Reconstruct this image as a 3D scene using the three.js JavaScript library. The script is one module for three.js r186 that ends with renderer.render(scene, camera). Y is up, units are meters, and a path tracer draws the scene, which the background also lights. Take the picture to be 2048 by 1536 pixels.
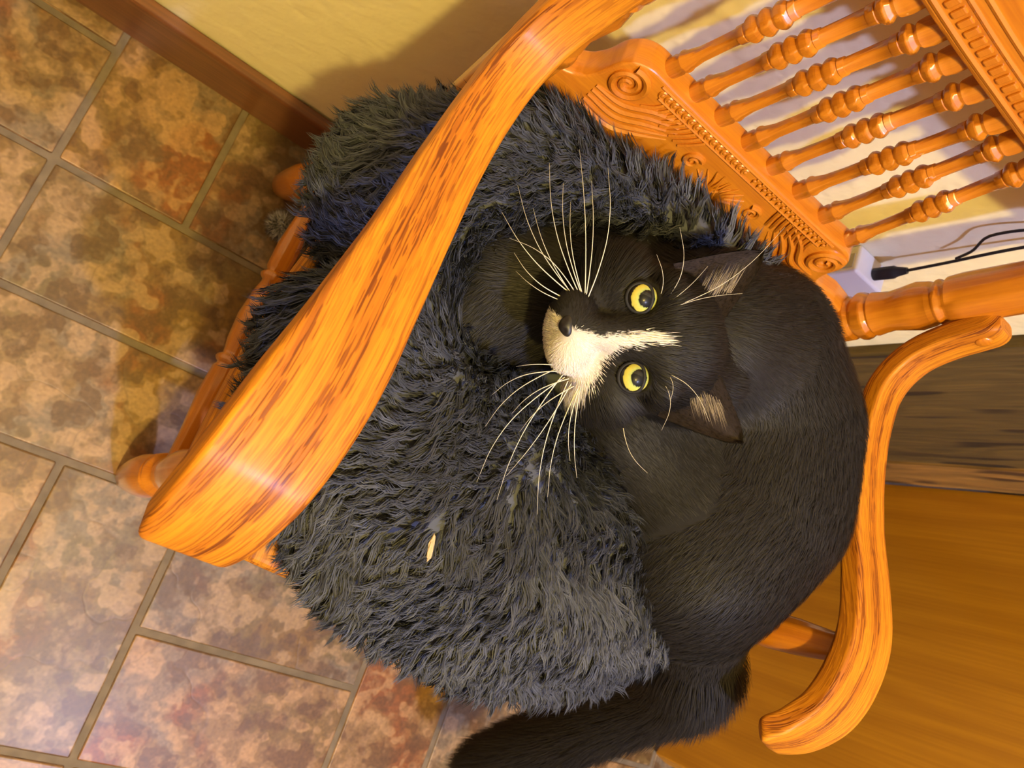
import * as THREE from 'three';
import { mergeGeometries, mergeVertices, toCreasedNormals } from 'three/addons/utils/BufferGeometryUtils.js';
import { RoundedBoxGeometry } from 'three/addons/geometries/RoundedBoxGeometry.js';
import { MarchingCubes } from 'three/addons/objects/MarchingCubes.js';
import { RectAreaLightUniformsLib } from 'three/addons/lights/RectAreaLightUniformsLib.js';

// ---------------------------------------------------------------- camera, light, exposure
const V = (x, y, z) => new THREE.Vector3(x, y, z);
const scene = new THREE.Scene();
scene.background = new THREE.Color(0x000000);
const camera = new THREE.PerspectiveCamera(52.42, 4 / 3, 0.05, 30);
camera.position.set(0, 1.06, 0);
camera.up.set(-0.427, 0.025, -0.904);                 // the phone was held sideways, looking down at the chair
camera.lookAt(0.5015, 1.06 - 0.8254, -0.2592);
camera.focus = 0.55;
camera.userData.fStop = 13;
const renderer = new THREE.WebGLRenderer({ antialias: true });
renderer.toneMapping = THREE.LinearToneMapping;
renderer.toneMappingExposure = 1.08;
renderer.shadowMap.enabled = true;
RectAreaLightUniformsLib.init();
const LAMP = { pos: [0.0, 2.30, 0.80], color: new THREE.Color().setRGB(1.0, 0.75, 0.19), power: 10.5 };
const COOL = { pos: [0.72, 2.30, 1.0], color: new THREE.Color().setRGB(0.42, 0.50, 1.0), power: 9 };

// ---------------------------------------------------------------- helpers
function rng(seed) { let s = seed | 0; return () => { s = (s + 0x6d2b79f5) | 0; let t = Math.imul(s ^ (s >>> 15), 1 | s); t = (t + Math.imul(t ^ (t >>> 7), 61 | t)) ^ t; return ((t ^ (t >>> 14)) >>> 0) / 4294967296; }; }
const lerp = (a, b, t) => a + (b - a) * t, clamp = (x, a = 0, b = 1) => Math.max(a, Math.min(b, x));
const sstep = (a, b, x) => { const t = clamp((x - a) / (b - a)); return t * t * (3 - 2 * t); };
function hash2(x, y, s) { let h = Math.imul(x, 374761393) ^ Math.imul(y, 668265263) ^ Math.imul(s, 1442695041); h = Math.imul(h ^ (h >>> 13), 1274126177); return ((h ^ (h >>> 16)) >>> 0) / 4294967296; }
function pn(x, y, px, py, s) {                        // value noise, repeating after px, py cells
  const xi = Math.floor(x), yi = Math.floor(y), fx = x - xi, fy = y - yi;
  const m = (a, n) => ((a % n) + n) % n, x0 = m(xi, px), x1 = m(xi + 1, px), y0 = m(yi, py), y1 = m(yi + 1, py);
  const u = fx * fx * (3 - 2 * fx), v = fy * fy * (3 - 2 * fy);
  return lerp(lerp(hash2(x0, y0, s), hash2(x1, y0, s), u), lerp(hash2(x0, y1, s), hash2(x1, y1, s), u), v);
}
function fbm(u, v, fx, fy, s, oct = 4) { let a = 0, w = 0.5, n = 0; for (let o = 0; o < oct; o++) { a += w * pn(u * fx, v * fy, fx, fy, s + o * 17); n += w; w *= 0.5; fx *= 2; fy *= 2; } return a / n; }
const n3 = (x, y, z, s = 0) => { const xi = Math.floor(x), yi = Math.floor(y), zi = Math.floor(z), f = (t) => t * t * (3 - 2 * t), a = f(x - xi), b = f(y - yi), c = f(z - zi), h = (i, j, k) => hash2(xi + i + (zi + k) * 131, yi + j, s); return lerp(lerp(lerp(h(0, 0, 0), h(1, 0, 0), a), lerp(h(0, 1, 0), h(1, 1, 0), a), b), lerp(lerp(h(0, 0, 1), h(1, 0, 1), a), lerp(h(0, 1, 1), h(1, 1, 1), a), b), c); };
function dataTex(w, h, fn, srgb) {
  const d = new Uint8Array(w * h * 4);
  for (let j = 0; j < h; j++) for (let i = 0; i < w; i++) { const c = fn(i / w, j / h), k = (j * w + i) * 4; d[k] = clamp(c[0]) * 255; d[k + 1] = clamp(c[1]) * 255; d[k + 2] = clamp(c[2]) * 255; d[k + 3] = 255; }
  const t = new THREE.DataTexture(d, w, h); t.wrapS = t.wrapT = THREE.RepeatWrapping; t.magFilter = THREE.LinearFilter; t.minFilter = THREE.LinearMipmapLinearFilter; t.generateMipmaps = true;
  if (srgb) t.colorSpace = THREE.SRGBColorSpace; t.needsUpdate = true; return t;
}
const names = {};
function numbered(n) { const k = names[n] = (names[n] ?? -1) + 1; return k ? n + '_' + String(k).padStart(3, '0') : n; }
function thing(name, label, category, pos = [0, 0, 0], group) {
  const o = new THREE.Group(); o.name = numbered(name); o.position.set(...pos); o.userData = { label, category }; if (group) o.userData.group = group; scene.add(o); return o;
}
function shadows(m) { m.castShadow = m.receiveShadow = true; return m; }
function worldOffset(parent) { const v = V(0, 0, 0); for (let p = parent; p && p !== scene; p = p.parent) v.add(p.position); return v; }
function part(parent, name, geo, mat, label) {         // geometry in world coordinates becomes a child of its thing
  const o = worldOffset(parent); geo.translate(-o.x, -o.y, -o.z);
  const m = shadows(new THREE.Mesh(geo, mat)); m.name = name; if (label) m.userData.label = label; parent.add(m); return m;
}
function struct(name, geo, mat, label, category) { const m = shadows(new THREE.Mesh(geo, mat)); m.name = name; m.userData = { kind: 'structure', label, category }; scene.add(m); return m; }
function box(x0, x1, y0, y1, z0, z1, r = 0, seg = 2) {
  const g = r ? new RoundedBoxGeometry(x1 - x0, y1 - y0, z1 - z0, seg, r) : new THREE.BoxGeometry(x1 - x0, y1 - y0, z1 - z0);
  return g.translate((x0 + x1) / 2, (y0 + y1) / 2, (z0 + z1) / 2);
}
function boxUV(geo, grain, su, sv, ou = 0, ov = 0) {   // metres along the grain and across it
  const g = geo.index ? geo.toNonIndexed() : geo, p = g.attributes.position, n = g.attributes.normal, uv = new Float32Array(p.count * 2);
  for (let i = 0; i < p.count; i++) {
    const c = [p.getX(i), p.getY(i), p.getZ(i)], a = [Math.abs(n.getX(i)), Math.abs(n.getY(i)), Math.abs(n.getZ(i))];
    const others = [0, 1, 2].filter((k) => k !== grain), v = a[others[0]] > a[others[1]] ? others[1] : others[0];
    uv[2 * i] = c[grain] / su + ou; uv[2 * i + 1] = (c[v] + (a[grain] > 0.8 ? c[others[0]] : 0)) / sv + ov;
  }
  g.setAttribute('uv', new THREE.BufferAttribute(uv, 2)); return g;
}
function clean(g) { for (const k of Object.keys(g.attributes)) if (!['position', 'normal', 'uv'].includes(k)) g.deleteAttribute(k); return g.index ? g.toNonIndexed() : g; }
const merge = (list) => mergeGeometries(list.map(clean));
// rings of points joined into a closed skin, u along the length in metres, v around it
function loft(rings, su, sv, cap = true, ou = 0) {
  const n = rings[0].length, pos = [], uv = [], idx = []; let u = 0;
  const mid = (r) => r.reduce((a, p) => a.add(p), V(0, 0, 0)).multiplyScalar(1 / n);
  rings.forEach((r, k) => {
    if (k) u += mid(r).distanceTo(mid(rings[k - 1]));
    let v = 0;
    for (let i = 0; i <= n; i++) { const p = r[i % n]; if (i) v += p.distanceTo(r[i - 1]); pos.push(p.x, p.y, p.z); uv.push(u / su + ou, v / sv); }
  });
  for (let k = 0; k < rings.length - 1; k++) for (let i = 0; i < n; i++) { const a = k * (n + 1) + i, b = a + n + 1; idx.push(a, b, a + 1, a + 1, b, b + 1); }
  if (cap) for (const k of [0, rings.length - 1]) {
    const c = mid(rings[k]), base = pos.length / 3; pos.push(c.x, c.y, c.z); uv.push(ou, 0);
    for (let i = 0; i < n; i++) { const p = rings[k][i]; pos.push(p.x, p.y, p.z); uv.push(ou, 0.1 * i / n); }
    for (let i = 0; i < n; i++) { const a = base + 1 + i, b = base + 1 + (i + 1) % n; k ? idx.push(base, a, b) : idx.push(base, b, a); }
  }
  const g = new THREE.BufferGeometry(); g.setAttribute('position', new THREE.Float32BufferAttribute(pos, 3)); g.setAttribute('uv', new THREE.Float32BufferAttribute(uv, 2)); g.setIndex(idx); g.computeVertexNormals();
  return g;
}
// a turned piece: profile of [distance from P, radius] along the axis P to Q
function turned(P, Q, profile, su = 0.6, sv = 0.15, seg = 20, ou = 0) {
  const ax = Q.clone().sub(P), L = ax.length(); ax.normalize();
  const a = Math.abs(ax.x) > 0.8 ? V(0, 1, 0) : V(1, 0, 0), e1 = a.clone().cross(ax).normalize(), e2 = ax.clone().cross(e1);
  const pos = [], uv = [], idx = [], m = profile.length;
  profile.forEach(([t, r], k) => { for (let i = 0; i <= seg; i++) { const q = i / seg * Math.PI * 2, p = P.clone().addScaledVector(ax, t * L).addScaledVector(e1, Math.cos(q) * r).addScaledVector(e2, Math.sin(q) * r); pos.push(p.x, p.y, p.z); uv.push(t * L / su + ou, i / seg * 0.11 / sv); } });
  for (let k = 0; k < m - 1; k++) for (let i = 0; i < seg; i++) { const p = k * (seg + 1) + i, q = p + seg + 1; idx.push(p, p + 1, q, p + 1, q + 1, q); }
  const g = new THREE.BufferGeometry(); g.setAttribute('position', new THREE.Float32BufferAttribute(pos, 3)); g.setAttribute('uv', new THREE.Float32BufferAttribute(uv, 2)); g.setIndex(idx); g.computeVertexNormals();
  return toCreasedNormals(g, 1.25);
}
const bead = (t0, t1, r0, r1, n = 7) => Array.from({ length: n }, (_, i) => { const s = i / (n - 1); return [lerp(t0, t1, s), r0 + (r1 - r0) * Math.sin(s * Math.PI)]; });
function tube(points, r, seg = 16, rad = 6, taper) {
  const c = new THREE.CatmullRomCurve3(points), g = new THREE.TubeGeometry(c, seg, r, rad, false);
  if (taper) { const p = g.attributes.position; for (let i = 0; i <= seg; i++) { const m = c.getPointAt(i / seg), k = taper(i / seg); for (let j = 0; j <= rad; j++) { const q = i * (rad + 1) + j; p.setXYZ(q, m.x + (p.getX(q) - m.x) * k, m.y + (p.getY(q) - m.y) * k, m.z + (p.getZ(q) - m.z) * k); } } g.computeVertexNormals(); }
  return g;
}

// ---------------------------------------------------------------- materials
const oakFn = (u, v) => {
  const warp = fbm(u, v, 2, 3, 5, 3) * 0.9 + fbm(u, v, 12, 6, 9, 2) * 0.10;
  const ring = 0.5 + 0.5 * Math.sin((v * 6 + warp * 1.8) * Math.PI * 2);
  const fine = pn(u * 16, v * 170, 16, 170, 21), fib = pn(u * 60, v * 256, 60, 256, 33);
  const band = sstep(0.35, 0.95, ring);
  const pore = sstep(0.53, 0.64, 0.6 * pn(u * 56, v * 230, 56, 230, 41) + 0.4 * pn(u * 24, v * 170, 24, 170, 43)) * (0.35 + 0.65 * band);
  return { band, fine, fib, pore };
};
const oakMap = dataTex(2048, 512, (u, v) => {
  const { band, fine, fib, pore } = oakFn(u, v);
  const k = clamp(0.55 * band + 0.45 * (fine - 0.35)), d = clamp(pore * 0.66 + 0.3 * sstep(0.62, 0.85, pn(u * 6, v * 128, 6, 128, 51))), j = 0.05 * (fib - 0.5);
  const c = [lerp(0.80, 0.65, k) + j, lerp(0.515, 0.36, k) + j, lerp(0.105, 0.07, k)];
  return [lerp(c[0], 0.42, d), lerp(c[1], 0.205, d), lerp(c[2], 0.04, d)];
}, true);
const oakBump = dataTex(2048, 512, (u, v) => { const { pore, fine } = oakFn(u, v); const h = 1 - 0.8 * pore - 0.15 * fine; return [h, h, h]; });
const oak = new THREE.MeshPhysicalMaterial({ map: oakMap, bumpMap: oakBump, bumpScale: 0.00025, roughness: 0.55, specularIntensity: 0.5, clearcoat: 0.05, clearcoatRoughness: 0.2 });
const oakFineMap = dataTex(1024, 256, (u, v) => { const { band, fine, fib } = oakFn(u, v), k = clamp(0.35 * band + 0.5 * (fine - 0.3)), j = 0.03 * (fib - 0.5); return [lerp(0.80, 0.70, k) + j, lerp(0.49, 0.385, k) + j, lerp(0.10, 0.07, k)]; }, true);
const oakTurned = new THREE.MeshPhysicalMaterial({ map: oakFineMap, roughness: 0.36, clearcoat: 0.8, clearcoatRoughness: 0.1 });
const oakCarved = new THREE.MeshPhysicalMaterial({ map: oakFineMap, roughness: 0.4, clearcoat: 0.6, clearcoatRoughness: 0.16 });
const doorMap = dataTex(1024, 512, (u, v) => {
  const w = fbm(u, v, 2, 5, 71, 3), s = 0.5 + 0.5 * Math.sin((v * 6 + w * 2.2) * 6.283), f = pn(u * 10, v * 170, 10, 170, 77), k = 0.5 * s + 0.5 * f;
  return [lerp(0.80, 0.70, k), lerp(0.57, 0.475, k), lerp(0.13, 0.09, k)];
}, true);
const doorMat = new THREE.MeshPhysicalMaterial({ map: doorMap, roughness: 0.5, clearcoat: 0.25, clearcoatRoughness: 0.3 });
const roughFn = (u, v) => { const w = fbm(u, v, 3, 5, 101, 4), l = 0.5 + 0.5 * Math.sin((v * 9 + w * 6) * 6.283), crack = sstep(0.62, 0.76, pn(u * 7, (v + 0.05 * w) * 30, 7, 30, 107)) * sstep(0.42, 0.62, fbm(u, v, 6, 6, 113, 2)), f = pn(u * 16, v * 120, 16, 120, 119); return { w, l, crack, f }; };
const roughMap = dataTex(1024, 512, (u, v) => { const { w, l, crack, f } = roughFn(u, v); const k = clamp(0.25 * l + 0.35 * f + 0.5 * (w - 0.35)), c = [lerp(0.28, 0.45, k), lerp(0.225, 0.36, k), lerp(0.10, 0.17, k)], d = crack * 0.75; return [lerp(c[0], 0.13, d), lerp(c[1], 0.09, d), lerp(c[2], 0.05, d)]; }, true);
const roughBump = dataTex(1024, 512, (u, v) => { const { w, l, crack, f } = roughFn(u, v); const h = clamp(0.45 + 0.3 * (l - 0.5) + 0.3 * (f - 0.5) + 0.4 * (w - 0.5) - 0.6 * crack); return [h, h, h]; });
const roughWood = new THREE.MeshStandardMaterial({ map: roughMap, bumpMap: roughBump, bumpScale: 0.004, roughness: 0.8 });
const paleWood = new THREE.MeshStandardMaterial({ map: roughMap, color: new THREE.Color().setRGB(2.7, 2.25, 2.1), bumpMap: roughBump, bumpScale: 0.003, roughness: 0.75 });
const boardMap = dataTex(512, 256, (u, v) => { const w = fbm(u, v, 4, 4, 131, 3), f = pn(u * 12, v * 90, 12, 90, 137), k = 0.5 * w + 0.5 * f; return [lerp(0.36, 0.55, k), lerp(0.215, 0.34, k), lerp(0.13, 0.19, k)]; }, true);
const boardMat = new THREE.MeshPhysicalMaterial({ map: boardMap, roughness: 0.45, clearcoat: 0.3, clearcoatRoughness: 0.3 });
const plasterBump = dataTex(512, 512, (u, v) => { const h = fbm(u, v, 40, 40, 151, 3); return [h, h, h]; });
const paint = new THREE.MeshStandardMaterial({ color: new THREE.Color().setRGB(0.22, 0.17, 0.11), roughness: 0.8 });
const plaster = new THREE.MeshStandardMaterial({ color: new THREE.Color().setRGB(0.88, 0.79, 0.52), bumpMap: plasterBump, bumpScale: 0.0012, roughness: 0.75 });
const ceilingMat = new THREE.MeshStandardMaterial({ color: new THREE.Color().setRGB(0.40, 0.37, 0.31), roughness: 0.9 });
// slate-look ceramic: tan, gold, rust and grey patches
const slate = (u, v) => {
  const a = fbm(u, v, 4, 4, 201, 5), b = fbm(u, v, 5, 5, 211, 5), c = fbm(u, v, 6, 6, 223, 5), g = fbm(u, v, 26, 26, 227, 3), s = pn(u * 210, v * 210, 210, 210, 229), vein = Math.abs(fbm(u, v, 6, 6, 233, 4) - 0.5);
  return { a, b, c, g, s, vein };
};
const tileMap = dataTex(1024, 1024, (u, v) => {
  const { a, b, c, g, s, vein } = slate(u, v);
  let col = [0.60, 0.475, 0.31];
  const mix = (to, k) => { col = col.map((x, i) => lerp(x, to[i], k)); };
  mix([0.56, 0.405, 0.17], sstep(0.48, 0.60, a) * 0.9); mix([0.57, 0.345, 0.165], sstep(0.55, 0.66, b) * 0.85);
  mix([0.56, 0.485, 0.405], sstep(0.50, 0.60, c) * 0.75); mix([0.50, 0.40, 0.20], sstep(0.42, 0.32, b) * 0.6);
  mix([0.78, 0.63, 0.46], sstep(0.54, 0.64, g) * 0.7); mix([0.42, 0.29, 0.15], sstep(0.45, 0.35, g) * 0.6); mix([0.70, 0.56, 0.42], sstep(0.60, 0.72, fbm(u, v, 40, 40, 241, 4)) * 0.4); mix([0.36, 0.25, 0.13], sstep(0.44, 0.24, fbm(u, v, 36, 36, 243, 4)) * 0.35); mix([0.42, 0.33, 0.22], sstep(0.012, 0.0, vein) * 0.2);
  const k = 0.94 + 0.16 * (s - 0.5); return col.map((x) => x * k * 0.92);
}, true);
const tileBump = dataTex(1024, 1024, (u, v) => { const { a, g, vein, c } = slate(u, v); const h = clamp(0.3 + 0.3 * g + 0.35 * c + 0.1 * a - 0.06 * sstep(0.02, 0, vein)); return [h, h, h]; });
const tileMats = [[1, 1, 1], [1.06, 0.98, 0.88], [0.92, 0.94, 0.96], [1.0, 0.93, 0.82]].map((c) => new THREE.MeshPhysicalMaterial({ map: tileMap, color: new THREE.Color().setRGB(...c), bumpMap: tileBump, bumpScale: 0.0016, roughness: 0.46, clearcoat: 0.08, clearcoatRoughness: 0.25 }));
const groutMap = dataTex(256, 256, (u, v) => { const k = 0.9 + 0.25 * (fbm(u, v, 30, 30, 251, 3) - 0.5); return [0.52 * k, 0.46 * k, 0.38 * k]; }, true);
const grout = new THREE.MeshStandardMaterial({ map: groutMap, roughness: 0.85 });
const whitePlastic = new THREE.MeshStandardMaterial({ color: new THREE.Color().setRGB(0.80, 0.79, 0.74), roughness: 0.35 });
const greyPlastic = new THREE.MeshStandardMaterial({ color: new THREE.Color().setRGB(0.45, 0.43, 0.38), roughness: 0.5 });
const blackPlastic = new THREE.MeshStandardMaterial({ color: new THREE.Color().setRGB(0.012, 0.012, 0.013), roughness: 0.45 });

// ---------------------------------------------------------------- the room
const ZW = -0.5, XL = -1.9, XR = 2.7, ZF = 2.2, HC = 2.45, G = 0.1594, OX = -0.059, OZ = -0.296;
{
  const floor = new THREE.Group(); floor.name = 'floor'; floor.userData = { kind: 'structure', label: 'slate-look tile floor with grey-brown grout joints', category: 'floor' }; scene.add(floor);
  const slab = box(XL - 0.1, XR + 0.1, -0.12, -0.0022, -1.35, ZF + 0.1); boxUV(slab, 0, 0.4, 0.4); part(floor, 'grout_bed', boxUV(slab, 0, 0.4, 0.4), grout);
  const taken = new Set(), rects = [], key = (i, j) => i + ',' + j;
  const put = (i, j, w, d) => { for (let a = 0; a < w; a++) for (let b = 0; b < d; b++) if (taken.has(key(i + a, j + b))) return false; for (let a = 0; a < w; a++) for (let b = 0; b < d; b++) taken.add(key(i + a, j + b)); rects.push([i, j, w, d]); return true; };
  // the courses the photograph shows, then the same two-by-one weave outwards
  for (const r of [[-2, -1, 2, 1], [-2, -2, 2, 1], [0, -2, 1, 2], [1, -2, 1, 2], [-2, 0, 2, 1], [0, 0, 2, 1], [2, 0, 2, 1], [-2, 1, 2, 1], [0, 1, 2, 1], [2, 1, 2, 1], [-1, 2, 2, 1], [-1, 3, 2, 1], [1, 2, 1, 2], [2, 2, 2, 1], [2, 3, 2, 1], [4, 2, 1, 2], [5, 2, 1, 2], [6, 2, 2, 1], [6, 3, 2, 1]]) put(...r);
  for (let j = -2; j < 9; j += 2) for (let i = -6; i < 14; i += 2) {
    if (((i + j) / 2) & 1) { put(i, j, 1, 2) || put(i, j, 1, 1); put(i + 1, j, 1, 2) || put(i + 1, j, 1, 1); } else { put(i, j, 2, 1) || put(i, j, 1, 1); put(i, j + 1, 2, 1) || put(i, j + 1, 1, 1); }
  }
  for (let j = -2; j < 10; j++) for (let i = -6; i < 14; i++) put(i, j, 1, 1);
  const r = rng(77), gap = 0.0042;
  rects.forEach(([i, j, w, d], n) => {
    let x0 = OX + i * G + gap, x1 = OX + (i + w) * G - gap, z0 = OZ + j * G + gap, z1 = OZ + (j + d) * G - gap; z0 = Math.max(z0, ZW + 0.004); if (z1 - z0 < 0.01) return;
    const g = box(x0, x1, -0.012, 0.0 + r() * 0.0006, z0, z1, 0.0025, 2), o = r() * 3, o2 = r() * 3; boxUV(g, 0, 0.62, 0.62);
    const t = boxUV(g, r() < 0.5 ? 0 : 2, 0.62, 0.62, o, o2); part(floor, 'tile', t, tileMats[Math.floor(r() * 4)]);
  });
  // plain back wall with the doorway at its right end
  const DX0 = 1.43, DX1 = 2.13;
  const back = struct('wall_back', merge([box(XL, DX0, 0, HC, ZW - 0.12, ZW), box(DX1, XR, 0, HC, ZW - 0.12, ZW), box(DX0, DX1, 2.03, HC, ZW - 0.12, ZW)].map((g) => boxUV(g, 0, 0.5, 0.5))), plaster, 'cream painted wall behind the chair', 'wall');
  struct('wall_hall', merge([box(0.9, XR, 0, HC, -1.35, -1.25), box(0.9, 1.0, 0, HC, -1.25, ZW - 0.12)].map((g) => boxUV(g, 0, 0.5, 0.5))), plaster, 'cream wall of the hall beyond the doorway', 'wall');
  struct('wall_left', boxUV(box(XL - 0.1, XL, 0, HC, ZW - 0.12, ZF + 0.1), 2, 0.5, 0.5), paint, 'tan painted side wall of the room', 'wall');
  struct('wall_right', boxUV(box(XR, XR + 0.1, 0, HC, -1.35, ZF + 0.1), 2, 0.5, 0.5), paint, 'tan painted wall across the room beyond the door', 'wall');
  struct('wall_front', boxUV(box(XL, XR, 0, HC, ZF, ZF + 0.1), 0, 0.5, 0.5), paint, 'tan painted wall opposite the chair', 'wall');
  struct('ceiling', box(XL - 0.1, XR + 0.1, HC, HC + 0.1, -1.35, ZF + 0.1), ceilingMat, 'plain off-white ceiling', 'ceiling');
  // skirting with a rounded lip on top
  const bb = new THREE.Shape(); bb.moveTo(0, 0); bb.lineTo(0.0175, 0); bb.lineTo(0.0175, 0.078); bb.quadraticCurveTo(0.0172, 0.0835, 0.0145, 0.0855); bb.lineTo(0.004, 0.0875); bb.quadraticCurveTo(0.0022, 0.0875, 0.0018, 0.085); bb.lineTo(0.0018, 0.07); bb.lineTo(0, 0.07); bb.closePath();
  const bg = new THREE.ExtrudeGeometry(bb, { depth: 0.895 - XL, bevelEnabled: false, curveSegments: 6 }); bg.rotateY(Math.PI / 2); // depth -> x, shape x -> -z
  bg.scale(1, 1, -1); bg.translate(XL, 0.001, ZW + 0.0005); const bi = bg.toNonIndexed ? bg.index ? bg.toNonIndexed() : bg : bg;
  { const p = bi.attributes.position; for (let i = 0; i < p.count; i += 3) { const x = p.getX(i), y = p.getY(i), z = p.getZ(i); p.setXYZ(i, p.getX(i + 1), p.getY(i + 1), p.getZ(i + 1)); p.setXYZ(i + 1, x, y, z); } bi.computeVertexNormals(); }
  struct('baseboard_back', boxUV(bi, 0, 0.5, 0.15), boardMat, 'brown stained wooden baseboard along the cream wall', 'baseboard');
  // rough sawn boards beside the doorway
  const rough = (x0, x1, z1, seed) => { const g = new THREE.BoxGeometry(x1 - x0, 2.09, z1 - ZW, 26, 130, 1); g.translate((x0 + x1) / 2, 1.046, (z1 + ZW) / 2); const p = g.attributes.position; for (let i = 0; i < p.count; i++) if (p.getZ(i) > ZW + 0.004) { const x = p.getX(i), y = p.getY(i), e = (x > x0 + 0.001 && x < x1 - 0.001) ? 1 : 0; p.setZ(i, p.getZ(i) - 0.004 * n3(x * 30, y * 7, seed) * e - 0.002 * n3(x * 90, y * 18, seed + 5)); if (!e) p.setX(i, x + 0.003 * (n3(3, y * 14, seed) - 0.5)); } g.computeVertexNormals(); return boxUV(g, 1, 0.9, 0.42, seed * 0.37, seed * 0.61); };
  struct('trim_1', rough(0.897, 1.312, -0.482, 3), roughWood, 'wide rough-sawn dark brown board standing beside the doorway', 'wood trim');
  struct('trim_2', rough(1.314, 1.425, -0.478, 8), paleWood, 'narrow paler pinkish-brown rough board next to the door hinge', 'wood trim');
  // the open door, hinged at the trim and swung into the room
  const door = new THREE.Group(); door.name = 'door_1'; door.userData = { kind: 'structure', label: 'flat orange-brown wooden door standing open beside the chair', category: 'door' }; scene.add(door);
  const hx = 1.432, hz = -0.468, fx = 1.202, fz = 0.152, len = Math.hypot(fx - hx, fz - hz), ang = Math.atan2(fx - hx, fz - hz);
  const leaf = boxUV(box(0, 0.035, 0.012, 2.02, -0.014, len, 0.003, 2), 1, 1.1, 0.4); leaf.rotateY(ang); leaf.translate(hx, 0, hz); part(door, 'door_leaf', leaf, doorMat);
  const metal = new THREE.MeshStandardMaterial({ color: new THREE.Color().setRGB(0.6, 0.45, 0.2), metalness: 1, roughness: 0.35 });
  const knob = new THREE.SphereGeometry(0.026, 20, 14); knob.scale(0.8, 1, 1); knob.translate(-0.05, 0.95, len - 0.06); const stem = new THREE.CylinderGeometry(0.01, 0.016, 0.045, 16); stem.rotateZ(Math.PI / 2); stem.translate(-0.022, 0.95, len - 0.06);
  const kg = merge([knob, stem]); kg.rotateY(ang); kg.translate(hx, 0, hz); part(door, 'door_knob', kg, metal);
}
// two ceiling lamps above and behind the camera: a warm bulb and a cool one
for (const [L, label, glow] of [[LAMP, 'round ceiling lamp with a warm yellow bulb in an opal globe', 18], [COOL, 'round ceiling lamp with a cool bluish bulb in an opal globe', 18]]) {
  const [x, y, z] = L.pos, t = thing('ceiling_lamp', label, 'lamp', [x, HC, z]);
  part(t, 'lamp_canopy', turned(V(x, HC, z), V(x, HC - 0.06, z), [[0, 0.001], [0, 0.075], [0.5, 0.07], [1, 0.03], [1, 0.001]], 0.6, 0.15, 32), whitePlastic);
  const gm = new THREE.MeshStandardMaterial({ color: 0xffffff, emissive: L.color, emissiveIntensity: glow, roughness: 0.4 });
  part(t, 'lamp_globe', new THREE.SphereGeometry(0.1, 32, 20).translate(x, y, z), gm, 'glowing opal glass globe');
  const pl = new THREE.PointLight(L.color, L.power, 0, 2); pl.position.set(0, y - HC, 0); pl.castShadow = true; pl.shadow.radius = 2; pl.name = 'lamp_light'; t.add(pl);
}

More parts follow.
